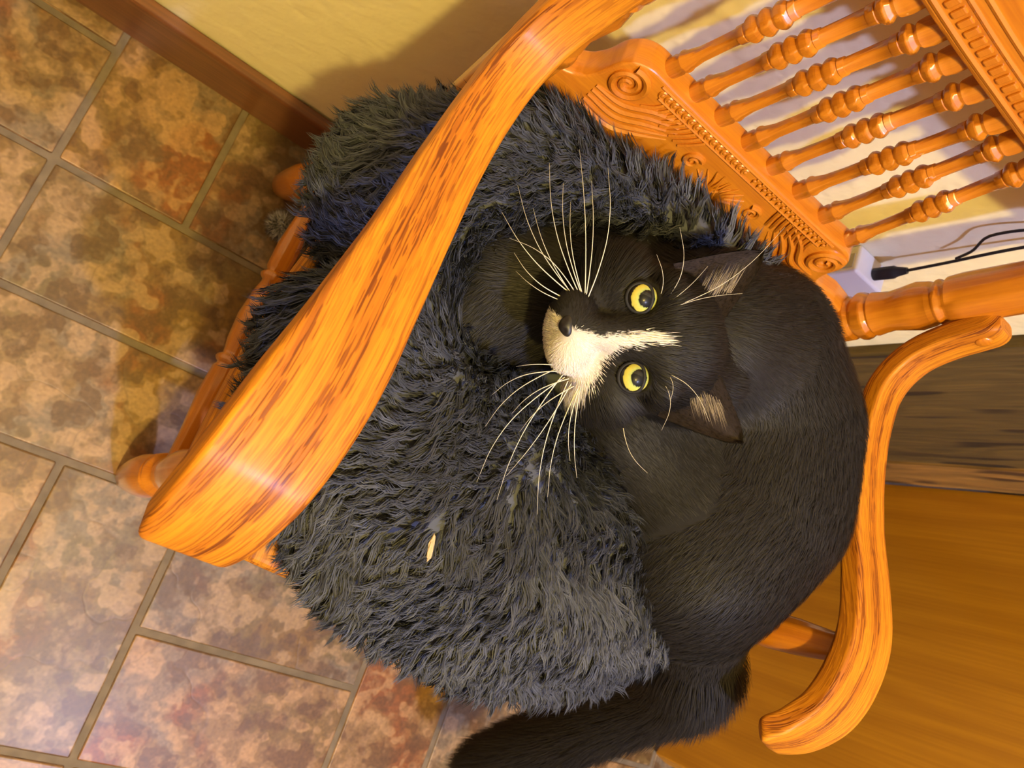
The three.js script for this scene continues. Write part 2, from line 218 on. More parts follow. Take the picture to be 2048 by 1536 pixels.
// ---------------------------------------------------------------- the chair
const chair = thing('spindle_armchair', 'orange oak armchair with turned spindles, carved back rail and curved arms', 'chair', [0.40, 0, -0.19]);
const lean = (y) => -0.365 - (y - 0.42) * 0.107;
{
  // seat
  const pts = [[0.138, -0.02], [0.15, 0.02], [0.20, 0.037], [0.385, 0.046], [0.57, 0.037], [0.62, 0.02], [0.632, -0.02], [0.628, -0.2], [0.60, -0.36], [0.57, -0.405], [0.40, -0.41], [0.24, -0.405], [0.20, -0.36], [0.15, -0.2]];
  const sp = new THREE.CatmullRomCurve3(pts.map(([x, z]) => V(x, 0, z)), true, 'catmullrom', 0.5).getPoints(90), sh = new THREE.Shape(sp.map((p) => new THREE.Vector2(p.x, -p.z)));
  const sg = new THREE.ExtrudeGeometry(sh, { depth: 0.022, bevelEnabled: true, bevelThickness: 0.008, bevelSize: 0.007, bevelOffset: -0.007, bevelSegments: 4 }); sg.rotateX(-Math.PI / 2); sg.translate(0, 0.41, 0);
  part(chair, 'seat', boxUV(toCreasedNormals(sg, 0.6), 2, 0.6, 0.15), oak);
  // legs and stretchers
  const legProfile = [[0, 0.001], [0, 0.015], [0.02, 0.0185], [0.1, 0.0225], [0.2, 0.0255], [0.27, 0.024], [0.3, 0.019], ...bead(0.31, 0.335, 0.019, 0.0245), ...bead(0.345, 0.37, 0.019, 0.0245), [0.38, 0.018], [0.42, 0.02], [0.55, 0.026], [0.68, 0.025], [0.74, 0.02], ...bead(0.75, 0.79, 0.019, 0.026), [0.8, 0.018], [0.9, 0.02], [1, 0.018], [1, 0.001]];
  const feet = [[[0.176, 0.014], [0.195, -0.03]], [[0.186, -0.418], [0.222, -0.352]], [[0.60, 0.014], [0.578, -0.03]], [[0.612, -0.418], [0.578, -0.352]]];
  feet.forEach(([f, t]) => part(chair, 'leg', turned(V(f[0], 0.001, f[1]), V(t[0], 0.412, t[1]), legProfile), oakTurned));
  const strP = [[0, 0.0085], [0.12, 0.010], [0.25, 0.014], [0.33, 0.013], ...bead(0.345, 0.375, 0.010, 0.015), [0.385, 0.010], [0.42, 0.013], [0.5, 0.0155], [0.58, 0.013], [0.615, 0.010], ...bead(0.625, 0.655, 0.010, 0.015), [0.67, 0.013], [0.75, 0.014], [0.88, 0.010], [1, 0.0085]];
  const at = (k, y) => { const [f, t] = feet[k], s = y / 0.412; return V(lerp(f[0], t[0], s), y, lerp(f[1], t[1], s)); };
  part(chair, 'stretcher', turned(at(0, 0.155), at(1, 0.155), strP), oakTurned); part(chair, 'stretcher', turned(at(2, 0.155), at(3, 0.155), strP), oakTurned);
  part(chair, 'stretcher', turned(at(0, 0.155).lerp(at(1, 0.155), 0.5), at(2, 0.155).lerp(at(3, 0.155), 0.5), strP), oakTurned);
  part(chair, 'stretcher', turned(at(0, 0.23), at(2, 0.23), strP), oakTurned); part(chair, 'stretcher', turned(at(1, 0.2), at(3, 0.2), strP), oakTurned);
  // back posts
  const L = 0.56, q = (y) => (y - 0.42) / L;
  const postP = [[0, 0.001], [0, 0.019], [q(0.5), 0.021], [q(0.58), 0.0225], [q(0.602), 0.0225], [q(0.605), 0.0195], ...bead(q(0.607), q(0.622), 0.0205, 0.0245), [q(0.623), 0.0195], [q(0.626), 0.022], [q(0.634), 0.0205], [q(0.642), 0.0195], [q(0.655), 0.0215], [q(0.668), 0.0235], [q(0.68), 0.0215], [q(0.684), 0.0195], ...bead(q(0.685), q(0.692), 0.0195, 0.022), [q(0.694), 0.0195], [q(0.698), 0.0225], [q(0.71), 0.0235], [q(0.78), 0.0225], [q(0.82), 0.019], ...bead(q(0.83), q(0.85), 0.019, 0.024), [q(0.86), 0.018], [q(0.93), 0.016], [q(0.955), 0.012], ...bead(q(0.957), 1, 0.010, 0.019, 9), [1, 0.001]];
  part(chair, 'back_post', turned(V(0.205, 0.42, lean(0.42)), V(0.187, 0.98, lean(0.98)), postP, 0.6, 0.15, 32), oakTurned);
  part(chair, 'back_post', turned(V(0.625, 0.42, lean(0.42)), V(0.643, 0.98, lean(0.98)), postP, 0.6, 0.15, 32, 0.3), oakTurned);
  // carved lower rail: an ogee outline with a scroll at each end
  const CX = 0.405, railHalf = [[0.205, 0.600], [0.196, 0.604], [0.185, 0.603], [0.170, 0.602], [0.158, 0.610], [0.152, 0.624], [0.150, 0.640], [0.142, 0.652], [0.128, 0.657], [0.10, 0.656], [0.06, 0.6555], [0, 0.6555]];
  const upper = new THREE.CatmullRomCurve3([...railHalf.map(([x, y], i) => V(i ? x : 0.226, y, 0)), ...railHalf.slice(0, -1).reverse().map(([x, y]) => V(-Math.min(x, 0.199), y, 0))], false, 'catmullrom', 0.4).getPoints(110);
  const rs = new THREE.Shape([...upper.map((p) => new THREE.Vector2(p.x, p.y)), ...[[-0.199, 0.545], [-0.10, 0.53], [0, 0.522], [0.10, 0.53], [0.228, 0.545]].map(([x, y]) => new THREE.Vector2(x, y))]);
  const rg = new THREE.ExtrudeGeometry(rs, { depth: 0.020, bevelEnabled: true, bevelThickness: 0.002, bevelSize: 0.002, bevelOffset: -0.002, bevelSegments: 3, curveSegments: 4 });
  const slope = (g, cx = CX + 0.006) => { const p = g.attributes.position; for (let i = 0; i < p.count; i++) { const y = p.getY(i); p.setXYZ(i, p.getX(i) + cx, y, p.getZ(i) + lean(y)); } g.computeVertexNormals(); return g; };
  rg.translate(0, 0, -0.018); const rail = part(chair, 'lower_rail', boxUV(toCreasedNormals(slope(rg, 0.394), 0.7), 0, 0.6, 0.15), oakCarved, 'carved rail with scrolls under the spindles');
  // carving in relief on the front of the rail
  const cut = [], ZC = 0.0050, spiral = (cx, cy, R, turns, dir, a0, r) => { const ps = []; for (let i = 0; i <= 40; i++) { const s = i / 40, rr = R * (1 - 0.86 * s), a = a0 + dir * s * turns * Math.PI * 2; ps.push(V(cx + Math.cos(a) * rr, cy + Math.sin(a) * rr, ZC)); } cut.push(tube(ps, r, 60, 6, (s) => 1.15 - 0.45 * s)); };
  for (const s of [-1, 1]) {
    spiral(s * 0.133, 0.634, 0.0165, 2.1, s, s > 0 ? 1.2 : 1.94, 0.0030);
    spiral(s * 0.040, 0.620, 0.0085, 1.6, -s, s > 0 ? 2.4 : 0.74, 0.0021);
    for (let k = 0; k < 5; k++) cut.push(tube([V(s * (0.145 - 0.001 * k), 0.612 - 0.006 * k, ZC - 0.0006), V(s * (0.120 - k * 0.003), 0.616 - 0.007 * k, ZC), V(s * (0.098 - k * 0.002), 0.632 - 0.008 * k, ZC), V(s * (0.070), 0.641 - 0.006 * k, ZC - 0.001)], 0.0029, 24, 6, (q) => Math.sin(Math.PI * (0.15 + 0.8 * q))));
    for (let k = 0; k < 9; k++) { const x = s * (0.100 - k * 0.0062); cut.push(tube([V(x, 0.642, ZC), V(x + s * 0.0035, 0.634, ZC + 0.0003), V(x + s * 0.010, 0.626 - k * 0.0006, ZC - 0.0008)], 0.0016, 8, 5)); }
    for (let k = 0; k < 16; k++) { const x = s * (0.006 + k * 0.0068), a = new THREE.TorusGeometry(0.0030, 0.0011, 5, 10, Math.PI); a.rotateZ(s > 0 ? -Math.PI / 2 : Math.PI / 2); a.translate(x, 0.6475, ZC - 0.0004); cut.push(a); const b = new THREE.SphereGeometry(0.0018, 8, 6); b.scale(1, 1, 0.7); b.translate(x + s * 0.0004, 0.6475, ZC); cut.push(b); }
    for (let k = 0; k < 6; k++) { const a = 0.5 + k * 0.36; cut.push(tube([V(s * 0.006, 0.604, ZC), V(s * (0.006 + 0.012 * Math.cos(a)), 0.604 + 0.014 * Math.sin(a), ZC + 0.0004), V(s * (0.006 + 0.026 * Math.cos(a * 0.9)), 0.604 + 0.026 * Math.sin(a), ZC - 0.001)], 0.0017, 10, 5, (q) => 1.1 - 0.7 * q)); }
  }
  cut.push(tube([V(-0.115, 0.6525, ZC - 0.001), V(0, 0.6522, ZC - 0.001), V(0.115, 0.6525, ZC - 0.001)], 0.0014, 30, 6), tube([V(-0.108, 0.6425, ZC - 0.0006), V(0, 0.6422, ZC - 0.0006), V(0.108, 0.6425, ZC - 0.0006)], 0.0013, 30, 6));
  part(rail, 'carving', boxUV(slope(mergeGeometries(cut.map(clean)), 0.394), 0, 0.6, 0.15), oakCarved, 'carved scrolls, leaves and a beaded row');
  // spindles
  const sx0 = [0.278, 0.307, 0.338, 0.372, 0.406, 0.443, 0.482, 0.522], sx1 = [0.291, 0.319, 0.348, 0.376, 0.407, 0.441, 0.465, 0.497];
  const y0 = 0.652, y1 = 0.823, t = (y) => (y - y0) / (y1 - y0);
  const spP = [[0, 0.001], [0, 0.0074], [t(0.664), 0.0079], [t(0.6665), 0.0067], ...bead(t(0.667), t(0.6735), 0.0070, 0.0083), [t(0.677), 0.0065], [t(0.683), 0.0055], [t(0.70), 0.0053], [t(0.714), 0.0056], [t(0.7145), 0.0065], [t(0.7195), 0.0067], [t(0.720), 0.0059], ...bead(t(0.7205), t(0.7305), 0.0065, 0.0095, 9), ...bead(t(0.7308), t(0.7410), 0.0065, 0.0097, 9), ...bead(t(0.7413), t(0.7515), 0.0065, 0.0095, 9), [t(0.752), 0.0059], [t(0.7525), 0.0067], [t(0.7565), 0.0064], [t(0.757), 0.0056], [t(0.775), 0.0058], [t(0.787), 0.0062], [t(0.7875), 0.0069], [t(0.7925), 0.0072], [t(0.793), 0.0065], ...bead(t(0.7935), t(0.8025), 0.0068, 0.0101, 9), [t(0.803), 0.0068], [t(0.8055), 0.0086], [t(0.811), 0.0094], [t(0.818), 0.0089], [1, 0.0083], [1.0, 0.001]];
  sx0.forEach((x, i) => part(chair, 'spindle', turned(V(x, y0, lean(y0) - 0.010), V(sx1[i], y1, lean(y1) - 0.008), spP, 0.6, 0.15, 22, i * 0.27), oakTurned));
  // crest rail
  const cs = new THREE.Shape(); cs.moveTo(-0.205, 0.838); cs.bezierCurveTo(-0.16, 0.822, -0.08, 0.822, 0, 0.822); cs.bezierCurveTo(0.08, 0.822, 0.16, 0.822, 0.205, 0.838); cs.lineTo(0.21, 0.93); cs.bezierCurveTo(0.17, 0.955, 0.15, 0.985, 0.1, 0.99); cs.bezierCurveTo(0.05, 1.0, 0.03, 1.02, 0, 1.02); cs.bezierCurveTo(-0.03, 1.02, -0.05, 1.0, -0.1, 0.99); cs.bezierCurveTo(-0.15, 0.985, -0.17, 0.955, -0.21, 0.93); cs.closePath();
  const cg = new THREE.ExtrudeGeometry(cs, { depth: 0.022, bevelEnabled: true, bevelThickness: 0.003, bevelSize: 0.003, bevelOffset: -0.003, bevelSegments: 3, curveSegments: 24 }); cg.translate(0, 0, -0.018);
  const crest = part(chair, 'crest_rail', boxUV(toCreasedNormals(slope(cg), 0.7), 0, 0.6, 0.15), oakCarved, 'wide carved top rail of the chair back');
  const cc = [], yb = (x) => 0.822 + 0.016 * Math.pow(Math.abs(x) / 0.205, 3);
  const line = (dy, r) => cc.push(tube([-0.19, -0.12, -0.06, 0, 0.06, 0.12, 0.19].map((x) => V(x, yb(x) + dy, 0.0066)), r, 60, 6));
  line(0.006, 0.0022); line(0.022, 0.0018); line(0.030, 0.0020); line(0.046, 0.0016);
  for (let k = -20; k <= 20; k++) { const x = k * 0.0088; cc.push(box(x - 0.0028, x + 0.0028, yb(x) + 0.010, yb(x) + 0.0185, 0.0055, 0.0088, 0.001, 1)); }
  for (const s of [-1, 1]) for (const [cx, cy, R] of [[0.13, 0.895, 0.03], [0.06, 0.91, 0.024], [0.06, 0.955, 0.02]]) { const ps = []; for (let i = 0; i <= 40; i++) { const q = i / 40, a = (s > 0 ? 0.5 : 2.6) + s * q * 12, r = R * (1 - 0.85 * q); ps.push(V(s * cx + Math.cos(a) * r, cy + Math.sin(a) * r, 0.0068)); } cc.push(tube(ps, 0.0034, 60, 6)); }
  part(crest, 'carving', boxUV(slope(mergeGeometries(cc.map(clean))), 0, 0.6, 0.15), oakCarved, 'carved ridges and notches on the top rail');
  // arms: flat strips bent up against the posts at the back and down at the front
  const prof = [[0.0345, 0.626], [0.031, 0.634], [0.020, 0.648], [-0.002, 0.663], [-0.025, 0.671], [-0.06, 0.676], [-0.09, 0.676], [-0.13, 0.669], [-0.18, 0.658], [-0.236, 0.651], [-0.28, 0.650], [-0.312, 0.655], [-0.336, 0.672], [-0.350, 0.697], [-0.357, 0.722], [-0.361, 0.742]];
  const wid = [0.046, 0.052, 0.057, 0.061, 0.063, 0.0625, 0.059, 0.053, 0.046, 0.040, 0.037, 0.036, 0.036, 0.037, 0.036, 0.030];
  const xs = { l: [0.110, 0.111, 0.113, 0.117, 0.121, 0.127, 0.132, 0.139, 0.148, 0.156, 0.163, 0.169, 0.174, 0.178, 0.181, 0.184], r: [0.624, 0.628, 0.638, 0.652, 0.660, 0.666, 0.666, 0.662, 0.655, 0.650, 0.648, 0.648, 0.649, 0.650, 0.650, 0.650] };
  for (const side of ['l', 'r']) {
    const P = prof.map(([z, y], i) => V(xs[side][i], y, z)), cv = new THREE.CatmullRomCurve3(P, false, 'centripetal'), wc = new THREE.CatmullRomCurve3(wid.map((w, i) => V(w, i, 0)), false, 'centripetal');
    const rings = [], NS = 110, th = 0.0205;
    for (let k = 0; k <= NS; k++) {
      const s = k / NS, p = cv.getPoint(s), T = cv.getTangent(s), X = V(1, 0, 0); X.addScaledVector(T, -X.dot(T)).normalize(); const N = T.clone().cross(X).normalize(); if (N.y < -0.05) N.negate();
      let w = wc.getPoint(s).x / 2, e = Math.min(1, Math.sqrt(Math.max(0.02, 1 - Math.pow(1 - Math.min(1, k / 6), 2)))); const e2 = Math.min(1, Math.sqrt(Math.max(0.05, 1 - Math.pow(1 - Math.min(1, (NS - k) / 5), 2))));
      const h = th / 2 * lerp(0.55, 1, Math.min(e, e2)); w *= Math.min(1, 0.55 + 0.5 * e) * lerp(0.7, 1, e2);
      const ring = [], r = Math.min(0.0042, h * 0.7, w * 0.7);
      for (const [cx, cn, a0] of [[w - r, h - r, 0], [-w + r, h - r, 90], [-w + r, -h + r, 180], [w - r, -h + r, 270]]) for (let i = 0; i <= 4; i++) { const a = (a0 + i * 22.5) * Math.PI / 180; ring.push(p.clone().addScaledVector(X, cx + Math.cos(a) * r).addScaledVector(N, cn + Math.sin(a) * r - th / 2)); }
      rings.push(ring);
    }
    const arm = part(chair, 'arm', loft(rings, 0.6, 0.15, true, side === 'l' ? 0.05 : 0.55), oak, 'flat curved oak arm');
    const pc = cv.getPoint(0.94), pt = cv.getTangent(0.94), pnm = V(0, -pt.z, pt.y).normalize(); if (pnm.z < 0) pnm.negate();
    const plug = new THREE.SphereGeometry(0.0072, 20, 12); plug.scale(1, 1, 0.35); plug.lookAt(pnm); plug.translate(pc.x, pc.y, pc.z); part(arm, 'screw_plug', plug, oakTurned, 'round wooden plug over the screw');
  }
  const supP = [[0, 0.001], [0, 0.010], [0.1, 0.012], [0.2, 0.017], [0.3, 0.016], ...bead(0.33, 0.39, 0.012, 0.018), [0.42, 0.012], [0.55, 0.015], [0.68, 0.0175], [0.8, 0.0165], [0.92, 0.0135], [1, 0.012], [1, 0.001]];
  part(chair, 'arm_support', turned(V(0.168, 0.438, -0.055), V(0.128, 0.657, -0.06), supP), oakTurned); part(chair, 'arm_support', turned(V(0.612, 0.438, -0.06), V(0.664, 0.657, -0.066), supP), oakTurned);
}

// ---------------------------------------------------------------- hair
// tapered ribbons, each bent once; per strand: root, normal of the skin, direction, length, width, colour
class Hair {
  constructor() { this.p = []; this.n = []; this.c = []; this.i = []; }
  add(pts, side, w, nrm, col) {
    const b = this.p.length / 3, m = pts.length;
    pts.forEach((q, k) => {
      const s = k / (m - 1), ww = w * (k === m - 1 ? 0 : 1 - 0.45 * s);
      for (const e of k === m - 1 ? [0] : [-1, 1]) { this.p.push(q.x + side.x * e * ww, q.y + side.y * e * ww, q.z + side.z * e * ww); this.n.push(nrm.x, nrm.y, nrm.z); this.c.push(col[0], col[1], col[2]); }
    });
    for (let k = 0; k < m - 2; k++) { const a = b + 2 * k; this.i.push(a, a + 1, a + 2, a + 1, a + 3, a + 2); }
    const a = b + 2 * (m - 2); this.i.push(a, a + 1, a + 2);
  }
  geometry() { const g = new THREE.BufferGeometry(); g.setAttribute('position', new THREE.Float32BufferAttribute(this.p, 3)); g.setAttribute('normal', new THREE.Float32BufferAttribute(this.n, 3)); g.setAttribute('color', new THREE.Float32BufferAttribute(this.c, 3)); g.setIndex(this.i); return g; }
}
function sampler(geo, seed) {                          // even samples over a surface
  const p = geo.attributes.position, n = geo.attributes.normal, ix = geo.index, T = (ix ? ix.count : p.count) / 3, cum = new Float64Array(T), r = rng(seed), a = V(0, 0, 0), b = V(0, 0, 0), c = V(0, 0, 0); let sum = 0;
  const id = (k) => ix ? ix.getX(k) : k;
  for (let t = 0; t < T; t++) { a.fromBufferAttribute(p, id(3 * t)); b.fromBufferAttribute(p, id(3 * t + 1)).sub(a); c.fromBufferAttribute(p, id(3 * t + 2)).sub(a); sum += b.cross(c).length() / 2; cum[t] = sum; }
  return () => {
    const x = r() * sum; let lo = 0, hi = T - 1; while (lo < hi) { const m = (lo + hi) >> 1; cum[m] < x ? lo = m + 1 : hi = m; }
    let u = r(), v = r(); if (u + v > 1) { u = 1 - u; v = 1 - v; }
    const w = 1 - u - v, P = V(0, 0, 0), N = V(0, 0, 0);
    for (const [k, q] of [[0, w], [1, u], [2, v]]) { const i = id(3 * lo + k); P.x += p.getX(i) * q; P.y += p.getY(i) * q; P.z += p.getZ(i) * q; N.x += n.getX(i) * q; N.y += n.getY(i) * q; N.z += n.getZ(i) * q; }
    return [P, N.normalize()];
  };
}
const tangent = (d, n) => { const t = d.clone().addScaledVector(n, -d.dot(n)); const l = t.length(); return l > 1e-6 ? t.multiplyScalar(1 / l) : V(1, 0, 0); };
const rv = (r) => V(r() * 2 - 1, r() * 2 - 1, r() * 2 - 1);

// ---------------------------------------------------------------- the plush bed on the seat
const BC = [0.43, -0.225];
const ringTable = (tab) => (phi) => { const d = ((phi * 180 / Math.PI) % 360 + 360) % 360; for (let k = 0; k < tab.length; k++) { const a = tab[k], b = k + 1 < tab.length ? tab[k + 1] : [tab[0][0] + 360, ...tab[0].slice(1)]; const dd = d < tab[0][0] ? d + 360 : d; if (dd >= a[0] && dd <= b[0]) { const s = (dd - a[0]) / (b[0] - a[0]), q = s * s * (3 - 2 * s); return a.slice(1).map((x, i) => lerp(x, b[i + 1], q)); } } return tab[0].slice(1); };
// angle: inner radius, outer radius, crest height
const bedAt = ringTable([[0, 0.150, 0.196, 0.575], [22, 0.17, 0.222, 0.58], [44, 0.185, 0.252, 0.578], [58, 0.145, 0.288, 0.578], [74, 0.095, 0.293, 0.578], [99, 0.075, 0.296, 0.578], [125, 0.085, 0.312, 0.572], [145, 0.105, 0.318, 0.570], [158, 0.165, 0.310, 0.568], [167, 0.19, 0.298, 0.566], [173.5, 0.195, 0.262, 0.560], [180, 0.195, 0.292, 0.568], [187, 0.19, 0.306, 0.576], [197, 0.175, 0.308, 0.594], [210, 0.145, 0.280, 0.618], [225, 0.12, 0.203, 0.626], [245, 0.10, 0.158, 0.634], [270, 0.085, 0.142, 0.634], [295, 0.09, 0.150, 0.630], [315, 0.115, 0.178, 0.615], [338, 0.14, 0.185, 0.59]]);
const bed = thing('plush_pet_bed', 'shaggy dark grey-blue plush pet bed filling the chair seat', 'pet bed', [0.39, 0.44, -0.17]);
const bedGeo = (() => {
  const NP = 150, NT = 46, pos = [], idx = [];
  for (let i = 0; i < NP; i++) {
    const phi = i / NP * Math.PI * 2, [ri, ro, top] = bedAt(phi), w = ro - ri;
    const c = new THREE.CatmullRomCurve3([[0.001, 0.49], [ri * 0.6, 0.492], [ri * 0.93, 0.512], [ri, top - 0.03], [ri + 0.22 * w, top - 0.002], [ri + 0.45 * w, top - 0.004], [ri + 0.68 * w, top - 0.024], [ri + 0.88 * w, lerp(top, 0.45, 0.55)], [ro, 0.478], [ro - 0.01, 0.455], [ro - 0.03, 0.4435], [0.03, 0.4435]].map(([r, y]) => V(r, y, 0)), false, 'centripetal');
    for (let k = 0; k <= NT; k++) { const q = c.getPoint(k / NT), x = BC[0] + Math.cos(phi) * q.x, z = BC[1] + Math.sin(phi) * q.x, lump = k < NT - 4 ? 0.009 * (n3(x * 22, q.y * 22, z * 22, 4) - 0.5) : 0; pos.push(x, q.y + lump, z); }
  }
  for (let i = 0; i < NP; i++) for (let k = 0; k < NT; k++) { const a = i * (NT + 1) + k, b = ((i + 1) % NP) * (NT + 1) + k; idx.push(a, a + 1, b, b, a + 1, b + 1); }
  const g = new THREE.BufferGeometry(); g.setAttribute('position', new THREE.Float32BufferAttribute(pos, 3)); g.setIndex(idx); g.computeVertexNormals();
  const n = g.attributes.normal; let up = 0; for (let i = 0; i < n.count; i++) up += n.getY(i) * (pos[3 * i + 1] > 0.54 ? 1 : 0); if (up < 0) { g.setIndex(idx.map((_, j) => idx[j - (j % 3) + 2 - (j % 3)])); g.computeVertexNormals(); }
  return g;
})();
const plushBase = new THREE.MeshStandardMaterial({ color: new THREE.Color().setRGB(0.085, 0.092, 0.120), roughness: 0.95 });
const plushHair = new THREE.MeshPhysicalMaterial({ vertexColors: true, roughness: 0.62, side: THREE.DoubleSide, sheen: 0.4, sheenRoughness: 0.5, sheenColor: new THREE.Color().setRGB(0.16, 0.17, 0.21) });
part(bed, 'cushion', bedGeo.clone(), plushBase);
{
  const take = sampler(bedGeo, 901), r = rng(902), H = new Hair();
  let made = 0;
  for (let tries = 0; made < 13500 && tries < 60000; tries++) {
    const [P, N] = take(); if (P.y < 0.452) continue;
    const dx = P.x - BC[0], dz = P.z - BC[1], rad = Math.hypot(dx, dz); if (rad < 0.07) continue;
    made++;
    // the pile lies outwards and down, combed into swirls
    const sw = (n3(P.x * 26, P.y * 26, P.z * 26, 7) - 0.5) * 3.6, out = V(dx / rad, -0.35, dz / rad), cr = V(-dz / rad, 0, dx / rad), flow = tangent(out.addScaledVector(cr, sw).addScaledVector(rv(r), 0.6), N);
    const lift = 0.35 + 0.75 * r(), Lc = 0.015 + 0.013 * r(), dir = N.clone().multiplyScalar(lift).add(flow).normalize(), tip = P.clone().addScaledVector(dir, Lc).addScaledVector(flow, Lc * 0.25).addScaledVector(rv(r), 0.003);
    const tone = 0.65 + 0.6 * r() + (r() < 0.06 ? 0.5 : 0), nf = 9 + Math.floor(r() * 5);
    for (let k = 0; k < nf; k++) {
      const o = tangent(rv(r), N).multiplyScalar(0.0034 * Math.sqrt(r())), a = P.clone().add(o).addScaledVector(N, -0.002), e = tip.clone().addScaledVector(o, 0.3).addScaledVector(rv(r), 0.0022).addScaledVector(dir, (r() - 0.6) * 0.006);
      const wv = tangent(dir.clone().cross(V(0.3, 0.5 + tone, 0.2)), dir).multiplyScalar(0.0022), m1 = a.clone().lerp(e, 0.38).addScaledVector(N, 0.0028).add(wv).addScaledVector(rv(r), 0.0008), m2 = a.clone().lerp(e, 0.72).addScaledVector(N, 0.0018).addScaledVector(wv, -0.6).addScaledVector(rv(r), 0.0008);
      const side = dir.clone().cross(N).normalize().addScaledVector(tangent(rv(r), dir), 0.55).normalize(), g = tone * (0.85 + 0.3 * r()), nn = side.clone().cross(dir).normalize(); if (nn.dot(N) < 0) { nn.negate(); side.negate(); } nn.multiplyScalar(0.8).addScaledVector(N, 0.25).normalize();
      H.add([a, m1, m2, e], side, 0.00042 + 0.0002 * r(), nn, [0.042 * g, 0.046 * g, 0.062 * g]);
    }
  }
  for (let k = 0; k < 46; k++) { const [P, N] = take(); if (P.y < 0.5 || N.y < 0.1) continue; const d = tangent(rv(r), N), s = N.clone().cross(d), L = 0.012 + 0.022 * r(), b = (r() - 0.5) * 0.012, a = P.clone().addScaledVector(N, 0.012); H.add([a, a.clone().addScaledVector(d, L * 0.35).addScaledVector(s, b).addScaledVector(N, 0.003), a.clone().addScaledVector(d, L * 0.7).addScaledVector(s, b * 0.8), a.clone().addScaledVector(d, L).addScaledVector(s, -b * 0.4)], s, 0.00016, N, [0.42, 0.38, 0.30]); }
  const m = part(bed, 'plush_pile', H.geometry(), plushHair, 'long shaggy grey-blue pile in tufts'); m.userData.kind = 'stuff';
}

// ---------------------------------------------------------------- the cat
const cat = thing('cat', 'black long-haired cat with a white blaze and muzzle, curled in the plush bed looking up', 'cat', [0.46, 0.49, -0.2]);
// head frame: F towards the viewer it looks at, U towards the ears, S to the cat's right; units cm
const HE = V(0.322, 0.665, -0.198), HF = V(-0.322, 0.395, 0.198).normalize();
const HS = V(0.427, -0.025, 0.904); HS.addScaledVector(HF, -HS.dot(HF)).normalize();
let HU = HS.clone().cross(HF); if (HU.x < 0) HU.negate();
{ const u = HU.clone(), s = HS.clone(), k = 0.1; HU = u.addScaledVector(s, k).normalize(); HS.copy(s.addScaledVector(HU, -s.dot(HU)).normalize()); }
const hp = (u, s, f) => HE.clone().addScaledVector(HU, u / 100).addScaledVector(HS, s / 100).addScaledVector(HF, f / 100);
const hd = (u, s, f) => V(0, 0, 0).addScaledVector(HU, u).addScaledVector(HS, s).addScaledVector(HF, f);
const toHead = (p) => { const d = p.clone().sub(HE); return [d.dot(HU) * 100, d.dot(HS) * 100, d.dot(HF) * 100]; };
const smin = (a, b, k) => { const h = Math.max(k - Math.abs(a - b), 0) / k; return Math.min(a, b) - h * h * k / 4; };
const capsule = (p, a, b, ra, rb) => { const bx = b[0] - a[0], by = b[1] - a[1], bz = b[2] - a[2], px = p[0] - a[0], py = p[1] - a[1], pz = p[2] - a[2], t = clamp((px * bx + py * by + pz * bz) / (bx * bx + by * by + bz * bz + 1e-12)); return [Math.hypot(px - bx * t, py - by * t, pz - bz * t) - lerp(ra, rb, t), t]; };
const ell = (p, c, r) => { const x = (p[0] - c[0]) / r[0], y = (p[1] - c[1]) / r[1], z = (p[2] - c[2]) / r[2], k = Math.hypot(x, y, z); return (k - 1) * Math.min(...r) * (0.5 + 0.5 * Math.min(1, k)); };
const EYE = [[-0.05, -2.77], [-0.05, 2.77]];
const headField = (p) => {                             // p in head cm
  let d = ell(p, [1.3, 0, -4.4], [4.5, 4.9, 4.2]); const s = [p[0], Math.abs(p[1]), p[2]];
  d = smin(d, ell(s, [-2.4, 3.2, -3.0], [2.7, 2.7, 2.6]), 2.0);
  d = smin(d, capsule(p, [0.8, 0, -1.0], [-4.3, -0.3, 0.7], 1.35, 0.95)[0], 1.3);
  d = smin(d, ell(s, [-4.7, 1.25, -0.3], [1.55, 1.75, 1.75]), 0.9);
  d = smin(d, ell(p, [-5.7, 0, -1.4], [1.0, 1.6, 1.4]), 0.9);
  d = smin(d, ell(s, [1.5, 2.6, -1.35], [1.0, 1.7, 1.2]), 1.2);
  d = smin(d, ell(s, [-1.5, 3.3, -1.7], [1.0, 1.6, 1.0]), 1.0);
  d = smin(d, capsule(p, [0.5, 0, -6.5], [4.0, 2.0, -11.0], 4.2, 5.2)[0], 2.5);
  const e = Math.hypot(s[0] + 0.05, s[1] - 2.77, s[2] + 0.35) - 1.12; d = -smin(-d, e, 0.35);
  return d;
};
// the curled trunk, haunch, chest, forelegs and hanging tail: [from, to, radii, flow]
const BONES = [
  [[0.435, 0.605, -0.268], [0.505, 0.588, -0.285], 0.064, 0.076], [[0.505, 0.588, -0.285], [0.560, 0.583, -0.235], 0.076, 0.084], [[0.560, 0.583, -0.235], [0.568, 0.580, -0.165], 0.084, 0.088], [[0.568, 0.580, -0.165], [0.545, 0.572, -0.100], 0.088, 0.080],
  [[0.545, 0.572, -0.100], [0.585, 0.555, -0.045], 0.076, 0.036], [[0.545, 0.568, -0.115], [0.450, 0.545, -0.175], 0.075, 0.060],
  [[0.435, 0.600, -0.268], [0.350, 0.552, -0.270], 0.062, 0.056], [[0.350, 0.552, -0.270], [0.280, 0.528, -0.255], 0.056, 0.046], [[0.280, 0.528, -0.255], [0.262, 0.512, -0.200], 0.044, 0.030], [[0.330, 0.53, -0.235], [0.300, 0.512, -0.190], 0.045, 0.030],
];
const TAIL = [[0.585, 0.555, -0.045], [0.630, 0.528, 0.000], [0.660, 0.468, 0.030], [0.678, 0.400, 0.066], [0.698, 0.325, 0.108], [0.706, 0.25, 0.150], [0.712, 0.185, 0.186], [0.712, 0.135, 0.215]];
